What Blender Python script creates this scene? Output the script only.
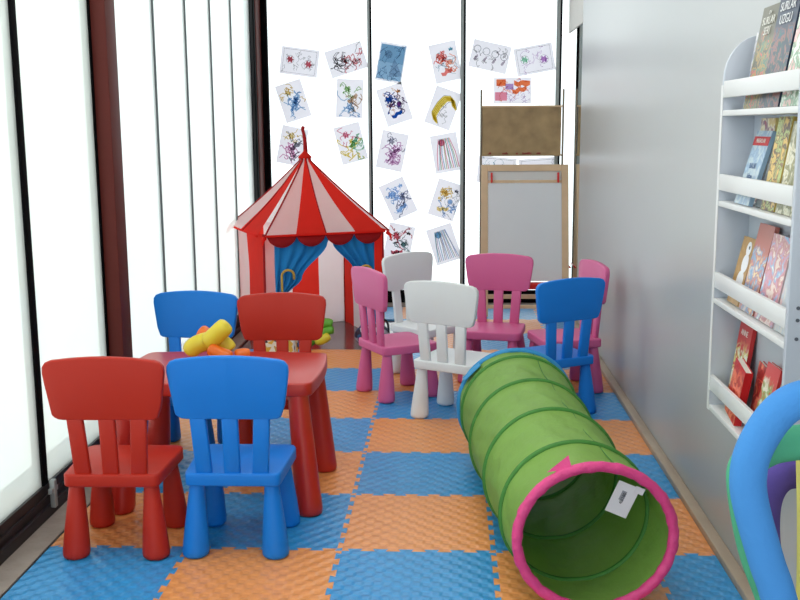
import bpy, bmesh, math, random
from mathutils import Vector, Matrix
PI = math.pi
random.seed(7)
scn = bpy.context.scene
for o in list(bpy.data.objects):
    bpy.data.objects.remove(o)
COL = scn.collection

# ------------------------------------------------------------------ camera
cam = bpy.data.cameras.new('camera')
cam.sensor_fit = 'HORIZONTAL'
cam.sensor_width = 36.0
cam.lens = 1001.0 / 800.0 * 36.0
cam.clip_start = 0.05
camo = bpy.data.objects.new('camera', cam)
COL.objects.link(camo)
rr = Vector((0.99883725, 0.04776128, -0.00655838))
uu = Vector((-0.00162027, 0.16922019, 0.98557694))
ff = Vector((-0.04818223, 0.98442033, -0.16910081))
camo.matrix_world = Matrix(((rr.x, uu.x, -ff.x, 0.34426), (rr.y, uu.y, -ff.y, -3.0581),
                            (rr.z, uu.z, -ff.z, 1.35317), (0, 0, 0, 1)))
scn.camera = camo

# ------------------------------------------------------------------ world and light
w = bpy.data.worlds.new('bright_overcast_sky')
scn.world = w
w.use_nodes = True
bg = w.node_tree.nodes['Background']
bg.inputs['Color'].default_value = (0.97, 0.985, 1.0, 1)
bg.inputs['Strength'].default_value = 2.1

def area(name, loc, rot, sx, sy, power, color):
    l = bpy.data.lights.new(name, 'AREA')
    l.shape = 'RECTANGLE'; l.size = sx; l.size_y = sy
    l.energy = power; l.color = color
    o = bpy.data.objects.new(name, l)
    o.location = loc; o.rotation_euler = rot
    COL.objects.link(o)
    return o
area('added_ceiling_fill', (0.1, -0.4, 2.66), (0, 0, 0), 1.2, 1.2, 22, (1.0, 0.95, 0.9))  # soft fill added below the ceiling, no fixture in the room
area('added_ceiling_fill', (0.1, 2.4, 2.66), (0, 0, 0), 1.0, 1.0, 9, (1.0, 0.95, 0.9))  # weaker added fill over the far half, likewise without a fixture

scn.view_settings.view_transform = 'Standard'
scn.view_settings.look = 'None'
scn.view_settings.exposure = 0.08
scn.view_settings.gamma = 1.0
scn.view_settings.use_curve_mapping = False

# ------------------------------------------------------------------ materials
def s2l(c):
    return tuple((x / 12.92 if x <= 0.04045 else ((x + 0.055) / 1.055) ** 2.4) for x in [v / 255.0 for v in c]) + (1,)

def mat(name, rgb, rough=0.5, metal=0.0, spec=0.5, coat=0.0, transl=0.0, noise=0.0, nscale=8.0, bump=0.0, bscale=40.0):
    m = bpy.data.materials.new(name); m.use_nodes = True
    nt = m.node_tree; p = nt.nodes['Principled BSDF']
    c = s2l(rgb)
    p.inputs['Base Color'].default_value = c
    p.inputs['Roughness'].default_value = rough
    p.inputs['Metallic'].default_value = metal
    p.inputs['Specular IOR Level'].default_value = spec
    p.inputs['Coat Weight'].default_value = coat
    tc = nt.nodes.new('ShaderNodeTexCoord')
    col_out = None
    n = nt.nodes.new('ShaderNodeTexNoise'); n.inputs['Scale'].default_value = nscale; n.inputs['Detail'].default_value = 4
    nt.links.new(tc.outputs['Object'], n.inputs['Vector'])
    r = nt.nodes.new('ShaderNodeMapRange')
    k = max(noise, 0.02)
    r.inputs['To Min'].default_value = 1 - k; r.inputs['To Max'].default_value = 1 + k
    nt.links.new(n.outputs['Fac'], r.inputs['Value'])
    mx = nt.nodes.new('ShaderNodeVectorMath'); mx.operation = 'SCALE'
    mx.inputs[0].default_value = c[:3]
    nt.links.new(r.outputs['Result'], mx.inputs['Scale'])
    nt.links.new(mx.outputs['Vector'], p.inputs['Base Color'])
    if bump:
        n2 = nt.nodes.new('ShaderNodeTexNoise'); n2.inputs['Scale'].default_value = bscale; n2.inputs['Detail'].default_value = 3
        nt.links.new(tc.outputs['Object'], n2.inputs['Vector'])
        b = nt.nodes.new('ShaderNodeBump'); b.inputs['Strength'].default_value = bump; b.inputs['Distance'].default_value = 0.01
        nt.links.new(n2.outputs['Fac'], b.inputs['Height'])
        nt.links.new(b.outputs['Normal'], p.inputs['Normal'])
    if transl:
        t = nt.nodes.new('ShaderNodeBsdfTranslucent')
        nt.links.new(mx.outputs['Vector'], t.inputs['Color'])
        ms = nt.nodes.new('ShaderNodeMixShader'); ms.inputs[0].default_value = transl
        nt.links.new(p.outputs[0], ms.inputs[1]); nt.links.new(t.outputs[0], ms.inputs[2])
        nt.links.new(ms.outputs[0], nt.nodes['Material Output'].inputs['Surface'])
    return m

def plastic(name, rgb):
    return mat(name, rgb, rough=0.45, spec=0.32, noise=0.03, nscale=3)
M = {}
M['red'] = plastic('red_plastic', (180, 40, 24))
M['redtable'] = mat('red_table_plastic', (182, 40, 30), rough=0.33, spec=0.5)
M['blue'] = plastic('blue_plastic', (12, 120, 214))
M['pink'] = plastic('pink_plastic', (208, 98, 148))
M['white'] = plastic('white_plastic', (222, 226, 228))
M['black'] = mat('black_aluminium', (14, 14, 16), rough=0.7, spec=0.03)
M['dark'] = mat('dark_aluminium', (34, 30, 32), rough=0.45, spec=0.3)
M['brown'] = mat('red_brown_painted_steel', (92, 36, 30), rough=0.6, spec=0.25, noise=0.10, nscale=6)
M['brownlip'] = mat('dark_brown_rail', (44, 26, 24), rough=0.4)
M['grey_metal'] = mat('grey_aluminium', (150, 158, 158), rough=0.45, metal=0.4)
M['dark_strip'] = mat('grey_panel_shade', (84, 90, 92), rough=0.6)  # grey for the shadow lines between the left glass panels
M['sill'] = mat('worn_stone_sill', (146, 136, 128), rough=0.75, noise=0.25, nscale=14, bump=0.3)
M['skirt'] = mat('worn_beige_skirting', (168, 152, 134), rough=0.5, noise=0.16, nscale=10)
M['shelfw'] = mat('white_shelf_paint', (222, 224, 226), rough=0.35)
M['shelfside'] = mat('pale_grey_shelf_panel', (190, 198, 210), rough=0.3)
M['hole'] = mat('dark_screw_hole', (86, 92, 104), rough=0.7)
M['ceiling'] = mat('white_ceiling_paint', (236, 234, 230), rough=0.8)
M['wood'] = mat('pale_pine_wood', (208, 180, 146), rough=0.55, noise=0.12, nscale=12)
M['steel'] = mat('thin_steel_pole', (126, 118, 104), rough=0.4, metal=0.5)
M['redplast'] = mat('bright_red_plastic', (206, 26, 24), rough=0.4)
M['boardw'] = mat('whiteboard_surface', (214, 219, 224), rough=0.25)
M['paper'] = mat('white_drawing_paper', (244, 242, 246), rough=0.9, transl=0.82)
M['tentred'] = mat('red_tent_fabric', (240, 58, 46), rough=0.8, spec=0.2, transl=0.66, noise=0.06, bump=0.3, bscale=18)
M['tentwhite'] = mat('white_tent_fabric', (250, 238, 238), rough=0.8, spec=0.2, transl=0.66, noise=0.03, bump=0.3, bscale=18)
M['tentpipe'] = mat('dark_red_tent_piping', (150, 22, 26), rough=0.8, spec=0.2)
M['tentblue'] = mat('blue_tent_curtain', (38, 134, 202), rough=0.8, spec=0.2, transl=0.2, bump=0.3, bscale=20)
M['gold'] = mat('ochre_yellow_print', (190, 152, 62), rough=0.8)
M['tgreen'] = mat('green_tunnel_nylon', (150, 194, 96), rough=0.5, spec=0.35, transl=0.38, noise=0.10, nscale=9, bump=1.0, bscale=16)
M['thoop'] = mat('dark_green_hoop_sleeve', (64, 132, 50), rough=0.6, transl=0.1)
M['tpink'] = mat('pink_tunnel_binding', (220, 66, 136), rough=0.5, noise=0.10, nscale=22, bump=0.7, bscale=40)
M['tblue'] = mat('blue_tunnel_binding', (40, 140, 200), rough=0.55, bump=0.5, bscale=30)
M['tagw'] = mat('white_care_label', (226, 228, 232), rough=0.7)
M['ink'] = mat('dark_ink', (40, 42, 50), rough=0.8)
M['greyink'] = mat('grey_ink', (150, 154, 162), rough=0.8)
M['nblue'] = mat('blue_pool_noodle_foam', (74, 148, 222), rough=0.75, spec=0.25, bump=0.15, bscale=120)
M['ngreen'] = mat('green_pool_noodle_foam', (84, 176, 136), rough=0.75, spec=0.25, bump=0.15, bscale=120)
M['npurple'] = mat('purple_pool_noodle_foam', (92, 74, 158), rough=0.75, spec=0.25, bump=0.15, bscale=120)
M['nyellow'] = mat('yellow_pool_noodle_foam', (226, 214, 120), rough=0.75, spec=0.25, bump=0.15, bscale=120)
M['byellow'] = mat('yellow_balloon_rubber', (242, 226, 70), rough=0.3, transl=0.25)
M['borange'] = mat('orange_balloon_rubber', (246, 124, 36), rough=0.3, transl=0.25)
M['bgreen'] = mat('green_balloon_rubber', (110, 186, 60), rough=0.3, transl=0.25)
M['mirror'] = mat('mirror_glass', (225, 230, 230), rough=0.02, metal=1.0)

def glass_mat(name, tint, haze, gloss_rough=0.02, hazecol=(225, 235, 232)):
    m = bpy.data.materials.new(name); m.use_nodes = True
    nt = m.node_tree; nt.nodes.remove(nt.nodes['Principled BSDF'])
    t = nt.nodes.new('ShaderNodeBsdfTransparent'); t.inputs[0].default_value = s2l(tint)
    g = nt.nodes.new('ShaderNodeBsdfGlossy'); g.inputs['Roughness'].default_value = gloss_rough
    f = nt.nodes.new('ShaderNodeFresnel'); f.inputs['IOR'].default_value = 1.45
    ms = nt.nodes.new('ShaderNodeMixShader')
    fs = nt.nodes.new('ShaderNodeMath'); fs.operation = 'MULTIPLY'; fs.inputs[1].default_value = 0.30 if haze else 0.8
    nt.links.new(f.outputs[0], fs.inputs[0]); nt.links.new(fs.outputs[0], ms.inputs[0]); nt.links.new(t.outputs[0], ms.inputs[1]); nt.links.new(g.outputs[0], ms.inputs[2])
    out = ms
    if haze:
        tr = nt.nodes.new('ShaderNodeBsdfTranslucent'); tr.inputs[0].default_value = s2l(hazecol)
        di = nt.nodes.new('ShaderNodeBsdfDiffuse'); di.inputs[0].default_value = s2l(hazecol)
        a = nt.nodes.new('ShaderNodeMixShader'); a.inputs[0].default_value = 0.35
        nt.links.new(tr.outputs[0], a.inputs[1]); nt.links.new(di.outputs[0], a.inputs[2])
        b = nt.nodes.new('ShaderNodeMixShader'); b.inputs[0].default_value = haze
        nt.links.new(t.outputs[0], b.inputs[1]); nt.links.new(a.outputs[0], b.inputs[2])
        nt.links.new(b.outputs[0], ms.inputs[1])
    nt.links.new(out.outputs[0], nt.nodes['Material Output'].inputs['Surface'])
    return m
M['glass'] = glass_mat('clear_window_glass', (246, 250, 250), 0)
M['frost'] = glass_mat('frosted_film_glass', (244, 250, 246), 0.50, 0.10, (238, 244, 240))
M['blind'] = glass_mat('pale_panel_glass', (246, 252, 250), 0.50, 0.22, (236, 242, 240))

# right wall: glossy grey-blue paint
def wall_paint():
    m = mat('glossy_pale_grey_paint', (177, 180, 182), rough=0.32, spec=0.5, noise=0.02, nscale=1.5)
    return m
M['wall'] = wall_paint()

def foam(name, rgb):
    m = bpy.data.materials.new(name); m.use_nodes = True
    nt = m.node_tree; p = nt.nodes['Principled BSDF']
    tc = nt.nodes.new('ShaderNodeTexCoord')
    mp = nt.nodes.new('ShaderNodeMapping')
    nt.links.new(tc.outputs['Object'], mp.inputs['Vector'])
    sx_ = nt.nodes.new('ShaderNodeSeparateXYZ'); nt.links.new(mp.outputs[0], sx_.inputs[0])
    def mth(op, a, b=None):
        n_ = nt.nodes.new('ShaderNodeMath'); n_.operation = op
        for k_, v_ in enumerate((a, b)):
            if v_ is None: continue
            if isinstance(v_, (int, float)): n_.inputs[k_].default_value = v_
            else: nt.links.new(v_, n_.inputs[k_])
        return n_.outputs[0]
    wx = mth('SINE', mth('MULTIPLY', sx_.outputs['X'], PI / 0.02941))
    wy = mth('SINE', mth('MULTIPLY', sx_.outputs['Y'], PI / 0.03125))
    h = nt.nodes.new('ShaderNodeMapRange'); h.interpolation_type = 'SMOOTHSTEP'
    h.inputs['From Min'].default_value = -0.7; h.inputs['From Max'].default_value = 0.7
    nt.links.new(mth('MULTIPLY', wx, wy), h.inputs['Value'])
    c = s2l(rgb)
    n = nt.nodes.new('ShaderNodeTexNoise'); n.inputs['Scale'].default_value = 3; n.inputs['Detail'].default_value = 5
    nt.links.new(tc.outputs['Object'], n.inputs['Vector'])
    r = nt.nodes.new('ShaderNodeMapRange'); r.inputs['To Min'].default_value = 0.9; r.inputs['To Max'].default_value = 1.08
    nt.links.new(n.outputs['Fac'], r.inputs['Value'])
    vm = nt.nodes.new('ShaderNodeVectorMath'); vm.operation = 'SCALE'
    vm.inputs[0].default_value = c[:3]; nt.links.new(r.outputs['Result'], vm.inputs['Scale'])
    nt.links.new(vm.outputs[0], p.inputs['Base Color'])
    b = nt.nodes.new('ShaderNodeBump'); b.inputs['Strength'].default_value = 1.0; b.inputs['Distance'].default_value = 0.0026
    nt.links.new(h.outputs['Result'], b.inputs['Height']); nt.links.new(b.outputs['Normal'], p.inputs['Normal'])
    p.inputs['Roughness'].default_value = 0.34; p.inputs['Specular IOR Level'].default_value = 0.55
    return m
M['foamo'] = foam('orange_foam_mat', (228, 150, 88))
M['foamb'] = foam('blue_foam_mat', (46, 144, 206))

def laminate():
    m = mat('dark_glossy_laminate', (92, 84, 84), rough=0.16, spec=0.6, noise=0.2, nscale=5)
    nt = m.node_tree
    n = [x for x in nt.nodes if x.type == 'TEX_NOISE'][0]
    mp = nt.nodes.new('ShaderNodeMapping'); mp.inputs['Scale'].default_value = (0.6, 12, 1)
    tc = [x for x in nt.nodes if x.type == 'TEX_COORD'][0]
    nt.links.new(tc.outputs['Object'], mp.inputs['Vector']); nt.links.new(mp.outputs[0], n.inputs['Vector'])
    return m
M['laminate'] = laminate()

def chip():
    m = mat('weathered_brown_chipboard', (158, 134, 98), rough=0.75, noise=0.5, nscale=9)
    return m
M['chip'] = chip()

# ------------------------------------------------------------------ mesh helpers
def add_obj(name, bm, material=None, parent=None, smooth=False, angle=None):
    me = bpy.data.meshes.new(name)
    bmesh.ops.recalc_face_normals(bm, faces=bm.faces)
    bm.to_mesh(me); bm.free()
    mats = material if isinstance(material, (list, tuple)) else [material]
    for x in mats:
        if x: me.materials.append(x)
    if smooth:
        me.shade_smooth()
        if angle:
            me.set_sharp_from_angle(angle=math.radians(angle))
    o = bpy.data.objects.new(name, me)
    COL.objects.link(o)
    if parent is not None:
        o.parent = parent
    return o

def tag(o, label=None, cat=None, group=None, kind=None):
    if label: o['label'] = label
    if cat: o['category'] = cat
    if group: o['group'] = group
    if kind: o['kind'] = kind
    return o

def thing(name, loc, label, cat, group=None, rot=0):
    o = bpy.data.objects.new(name, None)
    o.empty_display_size = 0.05
    COL.objects.link(o)
    o.location = loc; o.rotation_euler = (0, 0, rot)
    return tag(o, label, cat, group)

def box_bm(x0, x1, y0, y1, z0, z1, bev=0.0, seg=2, bm=None):
    b = bmesh.new()
    bmesh.ops.create_cube(b, size=1)
    for v in b.verts:
        v.co = Vector(((x0 + x1) / 2 + v.co.x * (x1 - x0), (y0 + y1) / 2 + v.co.y * (y1 - y0), (z0 + z1) / 2 + v.co.z * (z1 - z0)))
    if bev:
        bmesh.ops.bevel(b, geom=list(b.edges), offset=bev, segments=seg, profile=0.5, affect='EDGES')
    if bm is not None:
        merge(bm, b); return bm
    return b

def merge(dst, src, mi=None):
    me = bpy.data.meshes.new('tmp'); src.to_mesh(me); src.free()
    n0 = len(dst.faces)
    dst.from_mesh(me); bpy.data.meshes.remove(me)
    if mi is not None:
        dst.faces.ensure_lookup_table()
        for f in dst.faces[n0:]: f.material_index = mi
    return dst

def box(name, x0, x1, y0, y1, z0, z1, m, parent=None, bev=0.0, seg=2):
    return add_obj(name, box_bm(x0, x1, y0, y1, z0, z1, bev, seg), m, parent, smooth=bool(bev), angle=40)

def prism_bm(pts, d0, d1, axis='z', bev=0.0, seg=3):
    """polygon pts extruded from d0 to d1. axis z: (x,y)->xy ; y: (x,z) ; x: (y,z)"""
    b = bmesh.new()
    def P(a, c, d):
        return {'z': (a, c, d), 'y': (a, d, c), 'x': (d, a, c)}[axis]
    lo = [b.verts.new(P(p[0], p[1], d0)) for p in pts]
    hi = [b.verts.new(P(p[0], p[1], d1)) for p in pts]
    n = len(pts)
    f1 = b.faces.new(lo); f2 = b.faces.new(list(reversed(hi)))
    for i in range(n):
        b.faces.new([lo[i], hi[i], hi[(i + 1) % n], lo[(i + 1) % n]])
    bmesh.ops.recalc_face_normals(b, faces=b.faces)
    if bev:
        es = [e for e in b.edges if (e in f1.edges[:] or e in f2.edges[:])]
        bmesh.ops.bevel(b, geom=es, offset=bev, segments=seg, profile=0.5, affect='EDGES')
    return b

def rounded(pts, radii, seg=6):
    """round the corners of a polygon"""
    out = []
    n = len(pts)
    for i in range(n):
        p = Vector(pts[i]); a = Vector(pts[i - 1]); c = Vector(pts[(i + 1) % n])
        r = radii[i] if isinstance(radii, (list, tuple)) else radii
        if r <= 0:
            out.append(tuple(p)); continue
        da = (a - p); dc = (c - p)
        r2 = min(r, da.length * 0.49, dc.length * 0.49)
        s = p + da.normalized() * r2; e = p + dc.normalized() * r2
        for k in range(seg + 1):
            t = k / seg
            q = s * (1 - t) ** 2 + p * 2 * t * (1 - t) + e * t * t
            out.append((q.x, q.y))
    return out

def frame_at(t, up=Vector((0, 0, 1))):
    t = t.normalized()
    if abs(t.dot(up)) > 0.97: up = Vector((0, 1, 0)) if abs(t.y) < 0.9 else Vector((1, 0, 0))
    a = t.cross(up).normalized(); b = a.cross(t).normalized()
    return a, b

def sweep_bm(pts, rad, n=12, closed=False, caps=True, flat=1.0):
    pts = [Vector(p) for p in pts]
    b = bmesh.new(); rings = []
    m = len(pts)
    prev = None
    for i, p in enumerate(pts):
        if closed: t = pts[(i + 1) % m] - pts[i - 1]
        else: t = pts[min(i + 1, m - 1)] - pts[max(i - 1, 0)]
        t.normalize()
        if prev is None: a, c = frame_at(t)
        else:
            a = prev - t * prev.dot(t); a.normalize(); c = a.cross(t).normalized()
        prev = a
        r = rad[i] if isinstance(rad, (list, tuple)) else rad
        rings.append([b.verts.new(p + a * math.cos(2 * PI * k / n) * r + c * math.sin(2 * PI * k / n) * r * flat) for k in range(n)])
    for i in range(m if closed else m - 1):
        r0 = rings[i]; r1 = rings[(i + 1) % m]
        sh = 0
        if closed and i == m - 1:
            sh = min(range(n), key=lambda s: sum((r0[k].co - r1[(k + s) % n].co).length for k in range(0, n, 3)))
        for k in range(n):
            b.faces.new([r0[k], r0[(k + 1) % n], r1[(k + 1 + sh) % n], r1[(k + sh) % n]])
    if caps and not closed:
        b.faces.new(rings[0]); b.faces.new(list(reversed(rings[-1])))
    return b

def catmull(pts, sub=6):
    P = [Vector(p) for p in pts]; out = []
    for i in range(len(P) - 1):
        p0 = P[max(i - 1, 0)]; p1 = P[i]; p2 = P[i + 1]; p3 = P[min(i + 2, len(P) - 1)]
        for k in range(sub):
            t = k / sub
            out.append(0.5 * ((2 * p1) + (p2 - p0) * t + (2 * p0 - 5 * p1 + 4 * p2 - p3) * t * t + (3 * p1 - p0 - 3 * p2 + p3) * t ** 3))
    out.append(P[-1])
    return out

def lathe_bm(prof, n=24, top=(0, 0), z0=0):
    """prof: list (r, z); axis drifts to `top` (x,y) with height"""
    b = bmesh.new(); rings = []
    zmax = max(p[1] for p in prof)
    for r, z in prof:
        cx, cy = top[0] * z / zmax, top[1] * z / zmax
        rings.append([b.verts.new((cx + r * math.cos(2 * PI * k / n), cy + r * math.sin(2 * PI * k / n), z + z0)) for k in range(n)])
    for i in range(len(rings) - 1):
        for k in range(n):
            b.faces.new([rings[i][k], rings[i][(k + 1) % n], rings[i + 1][(k + 1) % n], rings[i + 1][k]])
    b.faces.new(list(reversed(rings[0]))); b.faces.new(rings[-1])
    return b

def copy_tree(o, parent=None):
    c = o.copy(); COL.objects.link(c)
    if parent is not None: c.parent = parent
    for ch in o.children: copy_tree(ch, c)
    return c

def kids_mat(o, old, new):
    """give a copied thing its own colour"""
    for ch in [o] + list(o.children_recursive):
        if ch.type == 'MESH' and ch.data.materials and ch.data.materials[0] == old:
            me = cache.get((ch.data.name, new.name))
            if me is None:
                me = ch.data.copy(); me.materials[0] = new
                cache[(ch.data.name, new.name)] = me
            ch.data = me
cache = {}

def text_obj(name, body, size, m, parent, mw):
    cu = bpy.data.curves.new(name, 'FONT'); cu.body = body; cu.size = size; cu.extrude = 0.0003
    cu.align_x = 'CENTER'; cu.align_y = 'CENTER'
    t = bpy.data.objects.new(name, cu); COL.objects.link(t)
    dg = bpy.context.evaluated_depsgraph_get()
    me = bpy.data.meshes.new_from_object(t.evaluated_get(dg))
    bpy.data.objects.remove(t)
    me.materials.clear(); me.materials.append(m)
    o = bpy.data.objects.new(name, me); COL.objects.link(o)
    o.parent = parent; o.matrix_local = mw
    return o

# ------------------------------------------------------------------ room shell
XL, XR, YF, YB, ZC = -1.075, 1.242, 4.667, -3.9, 2.75
S = lambda o: tag(o, kind='structure')
S(box('floor', XL - 0.3, XR + 0.0, YB, YF + 0.25, -0.10, -0.012, M['laminate']))
S(box('ceiling', XL - 0.1, XR + 0.1, YB, YF + 0.1, ZC, ZC + 0.1, M['ceiling']))
S(box('wall_right', XR, XR + 0.12, YB, 3.91, -0.1, ZC, M['wall']))
bm = box_bm(XR, XR + 0.12, 3.91, YF + 0.1, 2.045, ZC)
merge(bm, box_bm(XR + 0.03, XR + 0.12, 3.91, YF + 0.1, -0.1, 2.045))
S(add_obj('wall_right', bm, M['ceiling']))
mr = thing('wall_mirror', (XR + 0.02, 4.26, -0.012), 'tall mirror panel at the far end of the right wall beside the easel', 'mirror')
add_obj('mirror_glass', box_bm(-0.018, 0.008, -0.348, 0.40, 0.002, 2.05), M['mirror'], mr)
S(box('baseboard_right', 1.2, XR, YB, 3.91, -0.012, 0.022, M['skirt'], bev=0.005))
# stone sill and low frame along the left glazing
S(box('trim_1', XL - 0.02, -0.972, YB, YF, -0.012, 0.004, M['sill'], bev=0.003))
S(box('trim_2', -0.972, -0.9665, YB, 3.0, -0.012, 0.001, M['dark']))
bm = box_bm(XL - 0.05, XL, YB, 4.66, -0.0, 0.118)
merge(bm, box_bm(XL - 0.05, XL + 0.012, YB, 4.66, 0.0, 0.045, 0.004))
merge(bm, box_bm(XL - 0.05, XL + 0.006, YB, 4.66, 0.07, 0.082, 0.002))
S(add_obj('trim_3', bm, M['dark']))
# far threshold
S(box('trim_4', XL, XR, 4.55, YF + 0.03, -0.012, 0.006, M['sill'], bev=0.003))
S(box('trim_5', XL, XR, YF, YF + 0.05, 0.0, 0.10, M['black'], bev=0.003))

# --- far windows
def pane(name, x0, x1):
    S(box(name, x0, x1, YF + 0.018, YF + 0.026, 0.10, ZC, M['glass']))
edges = [-1.03, -0.252, 0.453, 1.168, XR]
for i in range(4):
    pane('window_%d' % (i + 1), edges[i], edges[i + 1])
S(box('trim_6', XL, -1.028, YF, YF + 0.05, 0.0, ZC, M['black'], bev=0.004))
def mullion(name, x, wd):
    bm = box_bm(x - wd / 2, x - wd / 2 + wd * 0.62, YF - 0.006, YF + 0.045, 0.0, ZC, 0.002)
    o = add_obj(name, bm, M['grey_metal'])
    S(o)
    o2 = box('dark_strip', x - wd / 2 + wd * 0.62, x + wd / 2, YF, YF + 0.04, 0.0, ZC, M['black'], parent=o)
    return o
mullion('trim_7', -0.252, 0.030)
mullion('trim_8', 0.453, 0.040)
mullion('trim_9', 1.168, 0.040)

# --- left glazing
S(box('trim_10', XL - 0.04, XL - 0.002, 0.240, 0.285, 0.10, ZC, M['black'], bev=0.004))
l = tag(box('window_latch', 0, 0.02, -0.012, 0.012, -0.09, 0.012, M['grey_metal'], bev=0.004), 'small grey metal latch at the foot of the black window bar', 'latch')
l.location = (XL + 0.0125, 0.262, 0.125)
add_obj('catch', box_bm(0.002, 0.016, -0.03, 0.03, -0.035, -0.015, 0.003), M['grey_metal'], l)
S(box('window_5', XL - 0.018, XL - 0.01, -1.5, 0.24, 0.115, ZC, M['frost']))
S(box('window_6', XL - 0.018, XL - 0.01, 0.285, 0.972, 0.115, ZC, M['frost']))
S(box('trim_11', XL - 0.04, XL - 0.006, 0.972, 1.0, 0.0, ZC, M['black'], bev=0.003))
S(box('window_7', XL - 0.018, XL - 0.01, -3.9, -1.55, 0.115, ZC, M['frost']))
S(box('trim_12', XL - 0.04, XL + 0.012, -1.56, -1.5, 0.1, ZC, M['black'], bev=0.004))
S(box('trim_13', XL - 0.04, -1.022, 1.0, 1.125, -0.012, ZC, M['brown'], bev=0.005))
ys = [1.12, 1.852, 2.444, 3.009, 3.575, 4.20]
for i in range(5):
    off = 0.004 * i
    o = S(box('window_%d' % (8 + i), XL - 0.022 + off, XL - 0.014 + off, ys[i] + (0.0345 if i else 0), ys[i + 1] + 0.022, 0.115, ZC, M['blind']))
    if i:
        box('panel_edge_shade', XL - 0.026 + off, XL - 0.010 + off, ys[i] + 0.0222, ys[i] + 0.034, 0.115, ZC, M['dark_strip'], parent=o)  # grey strip in place of the thin shadow where panels overlap
for k in range(4):
    S(box('trim_%d' % (14 + k), XL - 0.03, XL - 0.004 + 0.004 * (k % 2), 4.185 + 0.07 * k, 4.185 + 0.07 * k + 0.068, 0.0, ZC, M['black'], bev=0.006))
S(box('trim_18', XL - 0.03, XL + 0.004, 4.470, 4.664, 0.0, ZC, M['brown'], bev=0.005))

# ------------------------------------------------------------------ puzzle mats
def edge_pts(p, q, kind, flip):
    """points from p to q (q excluded) with dovetail teeth; flip changes the side the teeth go"""
    p = Vector(p); q = Vector(q)
    if kind == 'plain': return [tuple(p)]
    d = (q - p); L = d.length; d.normalize(); nrm = Vector((-d.y, d.x)) * (1 if flip else -1)
    n = 6; per = L / n; out = [tuple(p)]
    a = 0.017
    for i in range(n):
        s = i * per
        for (t, o_) in ((0.24, 0), (0.14, a), (0.86 - 0.10, a), (0.66, 0)):
            pass
        out.append(tuple(p + d * (s + per * 0.29) - nrm * 0.0))
        out.append(tuple(p + d * (s + per * 0.20) + nrm * a))
        out.append(tuple(p + d * (s + per * 0.80) + nrm * a))
        out.append(tuple(p + d * (s + per * 0.71) - nrm * 0.0))
    return out
T = 0.5
G = 0.0
present = {}
for k in range(-2, 9):
    for i in range(-2, 3):
        if k in (6, 7) and i < 0: continue
        present[(i, k)] = True
ordx = {-2: 'column along the left sill', -1: 'second column from the left sill', 0: 'middle column', 1: 'second column from the right wall', 2: 'column along the right wall'}
ordk = {-2: 'row below the bottom picture edge', -1: 'row nearest the camera', 0: 'second row from the camera', 1: 'third row from the camera',
        2: 'fourth row from the camera', 3: 'fifth row from the camera', 4: 'sixth row from the camera', 5: 'row just before the tent',
        6: 'third row from the far window', 7: 'second row from the far window', 8: 'row along the far window'}
for (i, k) in present:
    x0 = max(i * T, -0.966); x1 = min((i + 1) * T, 1.199)
    y0 = k * T; y1 = min((k + 1) * T, 4.54)
    fullx = (x1 - x0) > 0.49
    def hk(a):  # is there a neighbour
        return 'teeth' if a in present else 'plain'
    pts = []
    # bottom edge p->q along +x ; teeth side fixed (+y) for every horizontal edge
    def hor(xa, xb, y, kind):
        e = edge_pts((i * T, y), ((i + 1) * T, y), kind, True) + [((i + 1) * T, y)]
        return [(min(max(a, x0), x1), b if (x0 <= a <= x1) else y) for a, b in e]
    def ver(x, kind):
        e = edge_pts((x, k * T), (x, (k + 1) * T), kind, True) + [(x, (k + 1) * T)]
        return [(a, min(b, y1)) for a, b in e]
    b_ = hor(x0, x1, k * T, hk((i, k - 1)))
    t_ = hor(x0, x1, (k + 1) * T, hk((i, k + 1))) if k < 8 else [(x0, y1), (x1, y1)]
    l_ = ver(i * T, hk((i - 1, k))) if i > -2 else [(x0, y0), (x0, y1)]
    r_ = ver((i + 1) * T, hk((i + 1, k))) if i < 2 else [(x1, y0), (x1, y1)]
    pts = b_ + r_[1:-1] + list(reversed(t_)) + list(reversed(l_))[1:-1]
    cl = []
    for p_ in pts:
        if not cl or (abs(cl[-1][0] - p_[0]) + abs(cl[-1][1] - p_[1])) > 1e-5: cl.append(p_)
    if (abs(cl[-1][0] - cl[0][0]) + abs(cl[-1][1] - cl[0][1])) < 1e-5: cl.pop()
    ox, oy = i * T, k * T
    cl = [(a - ox, b - oy) for a, b in cl]
    blue = (i + k) % 2 != 0
    bm = prism_bm(cl, 0.0, 0.012)
    bmesh.ops.triangulate(bm, faces=[f for f in bm.faces if len(f.verts) > 4])
    o = add_obj('foam_floor_mat', bm, M['foamb'] if blue else M['foamo'])
    o.location = (ox, oy, -0.012)
    tag(o, '%s foam mat, %s, %s' % ('blue' if blue else 'orange', ordk[k], ordx[i]), 'floor mat', 'interlocking foam mats on the floor')

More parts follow.
